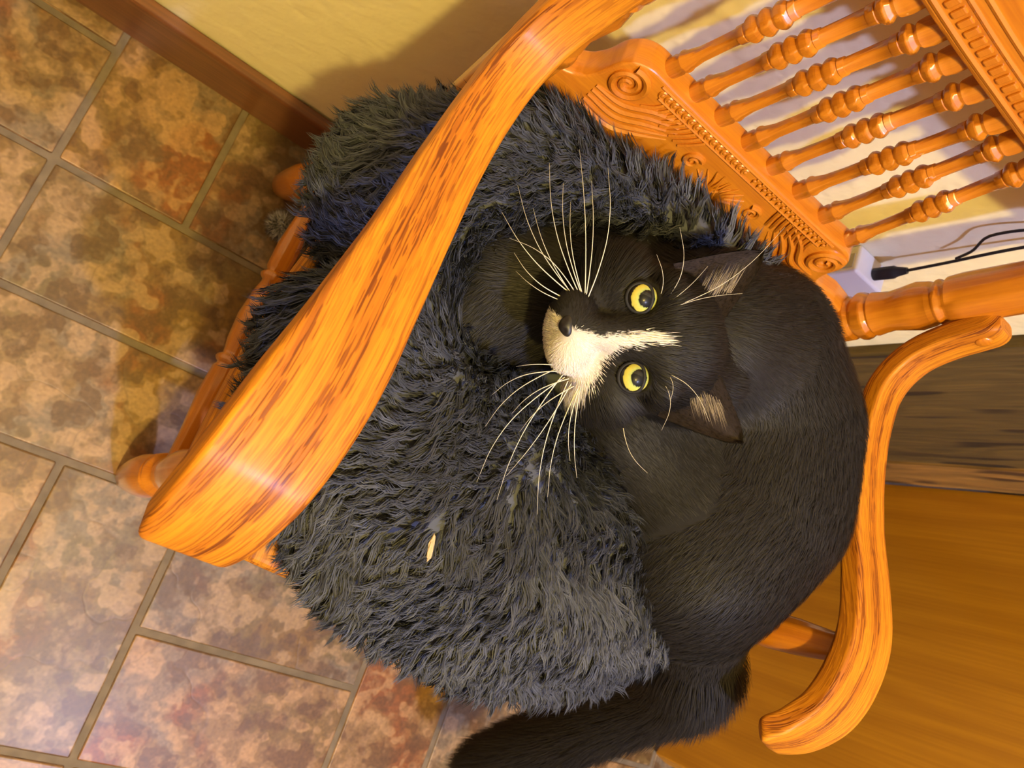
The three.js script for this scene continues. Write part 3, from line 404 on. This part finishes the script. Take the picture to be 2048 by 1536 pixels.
{ const tc = new THREE.CatmullRomCurve3(TAIL.map((t) => V(...t))), NT = 20, rad = (s) => 0.0185 + 0.013 * Math.pow(1 - s, 6) - 0.010 * Math.pow(s, 8); for (let i = 0; i < NT; i++) { const a = tc.getPointAt(i / NT), b = tc.getPointAt((i + 1) / NT); BONES.push([a.toArray(), b.toArray(), rad(i / NT), rad((i + 1) / NT), 'tail']); } }
const bodyField = (p) => { let d = 1; for (const [a, b, ra, rb] of BONES) d = smin(d, capsule(p, a, b, ra, rb)[0], 0.035); return d; };
function meshField(field, cx, cy, cz, half, res) {
  const mc = new MarchingCubes(res, new THREE.MeshBasicMaterial(), false, false, 400000); mc.isolation = 0;
  const h = res / 2; let k = 0;
  for (let z = 0; z < res; z++) for (let y = 0; y < res; y++) for (let x = 0; x < res; x++) mc.field[k++] = -field([cx + (x - h) / h * half, cy + (y - h) / h * half, cz + (z - h) / h * half]);
  mc.update(); const n = mc.count, pos = new Float32Array(n * 3), nor = new Float32Array(n * 3);
  for (let i = 0; i < n; i++) { pos[3 * i] = cx + mc.positionArray[3 * i] * half; pos[3 * i + 1] = cy + mc.positionArray[3 * i + 1] * half; pos[3 * i + 2] = cz + mc.positionArray[3 * i + 2] * half; const a = mc.normalArray[3 * i], b = mc.normalArray[3 * i + 1], c = mc.normalArray[3 * i + 2], l = Math.hypot(a, b, c) || 1; nor[3 * i] = a / l; nor[3 * i + 1] = b / l; nor[3 * i + 2] = c / l; }
  const g = new THREE.BufferGeometry(); g.setAttribute('position', new THREE.BufferAttribute(pos, 3)); g.setAttribute('normal', new THREE.BufferAttribute(nor, 3)); return g;
}
const trunkGeo = meshField(bodyField, 0.47, 0.415, -0.075, 0.345, 84);
const headLocal = meshField((p) => headField(p), -0.5, 0, -4.5, 11.5, 80);
const headGeo = (() => { const g = headLocal.clone(), p = g.attributes.position, n = g.attributes.normal; for (let i = 0; i < p.count; i++) { const a = hp(p.getX(i), p.getY(i), p.getZ(i)), b = hd(n.getX(i), n.getY(i), n.getZ(i)); p.setXYZ(i, a.x, a.y, a.z); n.setXYZ(i, b.x, b.y, b.z); } if (HU.clone().cross(HS).dot(HF) < 0) for (const t of [p, n]) for (let i = 0; i < t.count; i += 3) { const x = t.getX(i), y = t.getY(i), z = t.getZ(i); t.setXYZ(i, t.getX(i + 1), t.getY(i + 1), t.getZ(i + 1)); t.setXYZ(i + 1, x, y, z); } return g; })();
// ears: cupped shells that open forward
const earShell = (s, off) => {
  const base = [4.2, s * 3.6, -4.0], tipv = [8.3, s * 7.0, -4.8], NU = 14, NV = 12, pos = [], idx = [];
  const ax = [tipv[0] - base[0], tipv[1] - base[1], tipv[2] - base[2]], al = Math.hypot(...ax), an = ax.map((x) => x / al), fwd = [0.25, -s * 0.15, 0.95], sd = [an[1] * fwd[2] - an[2] * fwd[1], an[2] * fwd[0] - an[0] * fwd[2], an[0] * fwd[1] - an[1] * fwd[0]], sl = Math.hypot(...sd);
  for (let j = 0; j <= NV; j++) for (let i = 0; i <= NU; i++) {
    const t = j / NV, q = i / NU * 2 - 1, w = 3.0 * Math.pow(1 - t, 0.66) * (1 - 0.12 * t) + 0.02, deep = (1.7 * (1 - t * 0.75)) * (1 - q * q), tt = t * al - 0.6 * (1 - t);
    const c = [0, 1, 2].map((k) => base[k] + an[k] * tt + sd[k] / sl * q * w - fwd[k] * (deep + off) + fwd[k] * 0.3 * t);
    const P = hp(...c); pos.push(P.x, P.y, P.z);
  }
  for (let j = 0; j < NV; j++) for (let i = 0; i < NU; i++) { const a = j * (NU + 1) + i, b = a + NU + 1; off ? idx.push(a, b, a + 1, a + 1, b, b + 1) : idx.push(a, a + 1, b, a + 1, b + 1, b); }
  const g = new THREE.BufferGeometry(); g.setAttribute('position', new THREE.Float32BufferAttribute(pos, 3)); g.setIndex(idx); g.computeVertexNormals();
  const mid = V(0, 0, 0).fromBufferAttribute(g.attributes.normal, 6 * (NU + 1) + 7), want = hd(...fwd).multiplyScalar(off ? -1 : 1); if (mid.dot(want) < 0) { const ix = g.index.array; for (let k = 0; k < ix.length; k += 3) { const m = ix[k]; ix[k] = ix[k + 1]; ix[k + 1] = m; } g.computeVertexNormals(); }
  return g.toNonIndexed();
};
const earIn = [-1, 1].map((s) => earShell(s, 0)), earOut = [-1, 1].map((s) => earShell(s, 0.22));
// white markings, outlines in head cm (towards the ears, sideways)
const WHITE = [[-7.4, -0.9], [-7.6, 1.5], [-6.4, 3.4], [-4.9, 4.5], [-3.7, 4.5], [-2.75, 3.3], [-2.3, 1.95], [-1.3, 0.85], [0.2, 0.35], [1.6, 0.1], [2.0, -0.35], [0.6, -0.5], [-1.0, -0.25], [-2.4, 0.1], [-3.3, -0.1], [-4.2, -0.2], [-5.4, -0.9], [-6.0, -1.4]];
const inPoly = (u, s, poly) => { let c = false; for (let i = 0, j = poly.length - 1; i < poly.length; j = i++) { const [xi, yi] = poly[i], [xj, yj] = poly[j]; if ((yi > s) !== (yj > s) && u < (xj - xi) * (s - yi) / (yj - yi) + xi) c = !c; } return c; };
const isWhite = (h, jit = 0) => h[2] > -3.2 && inPoly(h[0] + jit, h[1] + jit * 0.7, WHITE);
const BLACK = [0.0085, 0.0068, 0.0055];
const colored = (g, fn) => { const p = g.attributes.position, c = new Float32Array(p.count * 3); for (let i = 0; i < p.count; i++) { const k = fn(V(p.getX(i), p.getY(i), p.getZ(i))); c.set(k, 3 * i); } g.setAttribute('color', new THREE.BufferAttribute(c, 3)); for (const k of Object.keys(g.attributes)) if (!['position', 'normal', 'color'].includes(k)) g.deleteAttribute(k); return g; };
const skin = new THREE.MeshStandardMaterial({ vertexColors: true, roughness: 0.9 });
const furMat = new THREE.MeshPhysicalMaterial({ vertexColors: true, roughness: 0.62, specularIntensity: 0.7, side: THREE.DoubleSide, sheen: 0.15, sheenRoughness: 0.45, sheenColor: new THREE.Color().setRGB(0.22, 0.19, 0.16) });
part(cat, 'body', mergeGeometries([colored(trunkGeo.clone(), () => BLACK), colored(headGeo.clone(), (p) => isWhite(toHead(p)) ? [0.55, 0.5, 0.44] : BLACK), ...earOut.map((g) => colored(g.clone(), () => BLACK)), ...earIn.map((g) => colored(g.clone(), () => [0.020, 0.011, 0.009]))]), skin);
{
  const H = new Hair(), r = rng(555);
  const put = (P, N, flow, L, w, lift, col, curl = 0.25) => {
    const d = flow.clone().addScaledVector(N, lift).addScaledVector(rv(r), curl).normalize(), m = P.clone().addScaledVector(d, L * 0.5), e = m.clone().addScaledVector(d, L * 0.3).addScaledVector(flow, L * 0.24);
    const side = d.clone().cross(N).normalize().addScaledVector(tangent(rv(r), d), 0.3).normalize(), nn = side.clone().cross(d).normalize(); if (nn.dot(N) < 0) { nn.negate(); side.negate(); } nn.multiplyScalar(0.55).addScaledVector(N, 0.7).normalize();
    H.add([P.clone().addScaledVector(N, -0.001), m, e], side, w, nn, col);
  };
  const dark = () => { const g = 0.7 + 0.7 * r(), b = r() < 0.10 ? 2.0 : 1; return [0.0092 * g * b, 0.0074 * g * b, 0.0061 * g * b]; };
  // trunk and tail, combed from neck to tail
  const st = sampler(trunkGeo, 601);
  for (let k = 0; k < 150000; k++) {
    const [P, N] = st(); const q = [P.x, P.y, P.z]; let best = 1, dir = null, tail = false;
    for (const b of BONES) { const [d] = capsule(q, b[0], b[1], b[2], b[3]); if (d < best) { best = d; dir = V(b[1][0] - b[0][0], b[1][1] - b[0][1], b[1][2] - b[0][2]).normalize(); tail = b[4] === 'tail'; } }
    if (P.y < 0.47 && !tail) continue;
    const clump = rv(rng(Math.floor(P.x * 160) * 7919 + Math.floor(P.y * 160) * 104729 + Math.floor(P.z * 160) * 1299709)).multiplyScalar(0.14);
    const flow = tangent(dir.add(V(0, -0.25, 0)).add(clump), N), L = tail ? 0.024 + 0.018 * r() : 0.009 + 0.007 * r();
    put(P, N, flow, L, tail ? 0.00030 : 0.00024, tail ? 0.6 : 0.2, dark(), 0.13);
  }
  // head, combed away from the nose
  const sh = sampler(headGeo, 602), nose = [-4.4, -0.3, 1.6];
  for (let k = 0; k < 62000; k++) {
    const [P, N] = sh(), h = toHead(P); if (h[2] < -8.5) continue;
    if (Math.hypot(h[0] + 0.05, Math.abs(h[1]) - 2.77) < 1.22 && h[2] > -2.6) continue;
    if (Math.hypot((h[0] + 4.85) * 1.5, (h[1] + 0.4) * 0.8, (h[2] - 1.5) * 0.6) < 0.8) continue;
    const face = sstep(2.2, 7.5, Math.hypot(h[0] - nose[0], h[1], h[2] - nose[2])), flow = tangent(hd(h[0] - nose[0] + (h[0] > -3 ? 0.6 : 0), h[1] * 1.05, (h[2] - nose[2]) * 0.8), N);
    const cheek = sstep(3.0, 5.5, Math.abs(h[1])) * sstep(2.5, -1.5, h[0]), L = lerp(0.0038, 0.011, face) + 0.012 * cheek + 0.004 * r() * face, white = isWhite(h, (r() - 0.5) * 0.55);
    put(P, N, flow, L, lerp(0.00022, 0.0003, face), lerp(0.2, 0.3, face), white ? [0.74 + 0.1 * r(), 0.68 + 0.1 * r(), 0.60 + 0.1 * r()] : dark().map((x) => x * 0.75), 0.15);
  }
  // ears: short dark hair outside, long pale tufts from the inner edge
  for (const e of [0, 1]) {
    const so = sampler(earOut[e], 603 + e), si = sampler(earIn[e], 613 + e), s = e ? 1 : -1;
    for (let k = 0; k < 5200; k++) { const [P, N] = so(); put(P, N, tangent(hd(0.8, s * 0.55, -0.2), N), 0.0045, 0.00025, 0.2, dark(), 0.2); }
    for (let k = 0; k < 1500; k++) { const [P, N] = si(); put(P, N, tangent(hd(0.8, s * 0.55, 0.1), N), 0.0035, 0.0002, 0.25, [0.018, 0.012, 0.009], 0.3); }
    for (let k = 0; k < 90; k++) { const t = r(), P = hp(4.0 + t * 2.4, s * (3.1 + t * 0.7 + 0.7 * r()), -4.3 + 0.7 * r()), g = 0.5 + 0.7 * r(); put(P, HF, hd(0.35, s * 0.9, 0.25), 0.012 + 0.011 * r(), 0.00016, 0.25, [0.30 * g, 0.24 * g, 0.17 * g], 0.12); }
  }
  const m = part(cat, 'fur', H.geometry(), furMat, 'long black fur, white on the blaze and muzzle'); m.userData.kind = 'stuff';
  // eyes
  const lidMat = new THREE.MeshStandardMaterial({ color: new THREE.Color().setRGB(0.006, 0.005, 0.005), roughness: 0.7 });
  const eyeMat = new THREE.MeshPhysicalMaterial({ vertexColors: true, roughness: 0.5, specularIntensity: 0.3, clearcoat: 0.55, clearcoatRoughness: 0.02 });
  EYE.forEach(([u, s], k) => {
    const g = new THREE.SphereGeometry(1.13, 64, 48), gaze = hd(0.48, s > 0 ? -0.02 : 0.06, 1).normalize(), c = hp(u, s, -0.78);
    g.scale(0.01, 0.01, 0.01); const p = g.attributes.position, col = new Float32Array(p.count * 3);
    for (let i = 0; i < p.count; i++) { const d = V(p.getX(i), p.getY(i), p.getZ(i)).normalize(), a = Math.acos(clamp(d.dot(gaze), -1, 1)) * 57.3, n = hash2(i, 3, 9) * 0.12; let q; if (a < 33) q = [0.004, 0.005, 0.005]; else if (a < 62) { const z = sstep(33, 50, a); q = [lerp(0.42, 0.66, z) * (1 - n), lerp(0.50, 0.60, z) * (1 - n), lerp(0.14, 0.11, z)]; } else q = [0.012, 0.009, 0.007]; col.set(q, 3 * i); }
    g.setAttribute('color', new THREE.BufferAttribute(col, 3)); g.translate(c.x, c.y, c.z); part(cat, 'eye', g, eyeMat, 'yellow-green eye with a wide round pupil');
    // dark lid round the opening
    const lid = []; for (let i = 0; i < 40; i++) { const a = i / 40 * Math.PI * 2; lid.push(hp(u + Math.cos(a) * (1.0 - (Math.cos(a) > 0 ? 0.22 * Math.cos(a) : 0)), s + Math.sin(a) * 1.02, -0.17 - 0.12 * Math.abs(Math.sin(a)) + (Math.cos(a) > 0 ? 0.16 * Math.cos(a) : 0))); }
    const lg = new THREE.TubeGeometry(new THREE.CatmullRomCurve3(lid, true), 60, 0.0014, 8, true); part(cat, 'eyelid', lg, lidMat);
  });
  // nose leather
  const ng = new THREE.SphereGeometry(1, 28, 20), np = ng.attributes.position; for (let i = 0; i < np.count; i++) { const x = np.getX(i), y = np.getY(i), z = np.getZ(i), a = hp(-4.85 + x * 0.58, -0.4 + y * 1.05 * (0.74 + 0.26 * x), 1.35 + z * 0.5 - 0.12 * Math.exp(-((Math.abs(y) - 0.5) ** 2) * 30 - (x + 0.2) ** 2 * 12)); np.setXYZ(i, a.x, a.y, a.z); } ng.computeVertexNormals();
  part(cat, 'nose', ng, new THREE.MeshStandardMaterial({ color: new THREE.Color().setRGB(0.010, 0.008, 0.008), roughness: 0.45 }));
  // whiskers: root and tip in head cm, bowed on the way
  const wm = new THREE.MeshPhysicalMaterial({ color: new THREE.Color().setRGB(0.85, 0.80, 0.68), roughness: 0.35 });
  const px = (x, y) => { const a = (x - 1266) / 28.6, b = (y - 680) / 28.6; return [a + 0.1 * b, b - 0.1 * a]; };
  const W = [[1150, 603, 996, 425, -14], [1150, 606, 1028, 372, -18], [1146, 606, 1060, 420, -10], [1155, 600, 1092, 330, -16], [1158, 598, 1120, 372, -12], [1163, 596, 1152, 306, 8], [1165, 598, 1176, 370, 10], [1168, 602, 1208, 345, 22], [1140, 608, 1022, 508, -14], [1134, 612, 1026, 545, -8], [1150, 600, 1012, 478, 20], [1160, 600, 1135, 410, -8],
    [1110, 738, 958, 858, 16], [1112, 745, 975, 792, 16], [1118, 752, 978, 1012, 14], [1122, 757, 935, 978, 26], [1128, 765, 1062, 1040, 14], [1135, 770, 1000, 960, -8], [1140, 775, 1030, 868, 10], [1148, 780, 1085, 1002, 12], [1150, 782, 1132, 925, 8], [1108, 733, 1026, 735, 4], [1130, 760, 1015, 830, 12], [1153, 778, 1145, 960, 6],
    [1305, 625, 1345, 470, 26], [1310, 628, 1535, 478, 24], [1312, 630, 1462, 598, -8], [1308, 622, 1398, 545, 6], [1300, 622, 1302, 520, 14], [1300, 742, 1402, 842, -22], [1298, 745, 1312, 860, -24], [1300, 740, 1330, 800, -18], [1237, 862, 1285, 945, 10]];
  W.forEach(([x0, y0, x1, y1, bow], k) => {
    const a = px(x0, y0), b = px(x1, y1), brow = k >= 24, fz = brow ? -0.4 : 0.55, L = Math.hypot(b[0] - a[0], b[1] - a[1]), pu = -(b[1] - a[1]) / L * bow / 28.6, ps = (b[0] - a[0]) / L * bow / 28.6, f1 = brow ? -0.2 + 0.12 * L : -0.15 * L;
    const pts = [0, 0.2, 0.45, 0.7, 1].map((t) => hp(lerp(a[0], b[0], t) + pu * Math.sin(Math.PI * t), lerp(a[1], b[1], t) + ps * Math.sin(Math.PI * t), lerp(fz - 0.5, f1, t) + (brow ? 0.6 : 1.6) * Math.sin(Math.PI * t * 0.8)));
    part(cat, 'whisker', tube(pts, brow ? 0.00028 : 0.00042, 20, 5, (t) => 1.05 - 0.85 * t), wm, 'long white whisker');
  });
}
// ---------------------------------------------------------------- small things
{
  // phone charger pushed into the wall outlet, cord rising from it
  const t = thing('phone_charger', 'small white plug-in charger on the wall behind the chair post', 'charger', [0.69, 0.55, -0.48]);
  part(t, 'charger_body', box(0.664, 0.720, 0.518, 0.566, ZW, ZW + 0.034, 0.004, 4), whitePlastic);
  part(t, 'side_panel', box(0.6632, 0.665, 0.523, 0.561, ZW + 0.011, ZW + 0.029, 0.0006, 1), greyPlastic, 'grey inset panel');
  const c = thing('charging_cable', 'thin black cable with a black plug running up the cream wall', 'cable', [0.70, 0.60, -0.48]);
  part(c, 'plug', turned(V(0.698, 0.566, ZW + 0.02), V(0.700, 0.603, ZW + 0.02), [[0, 0.001], [0, 0.0072], [0.6, 0.0074], [0.68, 0.0058], [1, 0.0036], [1, 0.001]], 0.6, 0.15, 16), blackPlastic);
  part(c, 'cord', tube([V(0.700, 0.600, ZW + 0.02), V(0.701, 0.64, ZW + 0.017), V(0.702, 0.70, ZW + 0.012), V(0.705, 0.78, ZW + 0.008), V(0.705, 1.0, ZW + 0.006)], 0.0017, 40, 8), blackPlastic);
  part(c, 'cord_loop', tube([V(0.697, 0.655, ZW + 0.016), V(0.688, 0.675, ZW + 0.016), V(0.672, 0.695, ZW + 0.014), V(0.672, 0.715, ZW + 0.012), V(0.68, 0.75, ZW + 0.01), V(0.69, 0.9, ZW + 0.008)], 0.0015, 40, 8), blackPlastic);
  // fluffy toy under the chair
  const y = thing('fluffy_toy', 'little grey and white fluffy pompom on the floor under the chair', 'cat toy', [0.205, 0.0, -0.362]);
  const cg = new THREE.IcosahedronGeometry(0.014, 3).translate(0.205, 0.016, -0.362); part(y, 'core', cg.clone(), new THREE.MeshStandardMaterial({ color: new THREE.Color().setRGB(0.6, 0.58, 0.56), roughness: 0.95 }));
  const H = new Hair(), r = rng(71), s = sampler(cg, 72);
  for (let k = 0; k < 2600; k++) { const [P, N] = s(), g = n3(P.x * 120, P.y * 120, P.z * 120, 3) > 0.42 ? 0.88 : 0.45, d = N.clone().addScaledVector(rv(r), 0.5).normalize(), L = 0.007 + 0.006 * r(), e = P.clone().addScaledVector(d, L); if (e.y < 0.0015) continue; H.add([P, P.clone().addScaledVector(d, L * 0.55), e], d.clone().cross(rv(r)).normalize(), 0.0004, N, [g, g * 0.97, g * 0.94]); }
  const m = part(y, 'fluff', H.geometry(), new THREE.MeshStandardMaterial({ vertexColors: true, roughness: 0.9, side: THREE.DoubleSide }), 'white and grey fluff'); m.userData.kind = 'stuff';
  // dry scrap caught in the pile
  const lg = new THREE.IcosahedronGeometry(1, 3), lp = lg.attributes.position; for (let i = 0; i < lp.count; i++) { const x = lp.getX(i), yy = lp.getY(i), z = lp.getZ(i), k = 1 + 0.5 * (n3(x * 3, yy * 3, z * 3, 5) - 0.5); lp.setXYZ(i, x * 0.0022 * k, yy * 0.0016 * k, z * 0.0085 * k * (1 + 0.2 * x)); } lg.computeVertexNormals(); lg.rotateY(0.15); lg.translate(0.275, 0.583, -0.018);
  const sc = shadows(new THREE.Mesh(lg.translate(-0.275, -0.583, 0.018), new THREE.MeshStandardMaterial({ color: new THREE.Color().setRGB(0.55, 0.40, 0.22), roughness: 0.9 }))); sc.position.set(0.275, 0.583, -0.018); sc.name = 'dry_scrap'; sc.userData = { label: 'tiny tan dry scrap caught in the plush pile', category: 'scrap' }; scene.add(sc);
}

scene.traverse((o) => { if (o.isMesh) shadows(o); });
renderer.render(scene, camera);
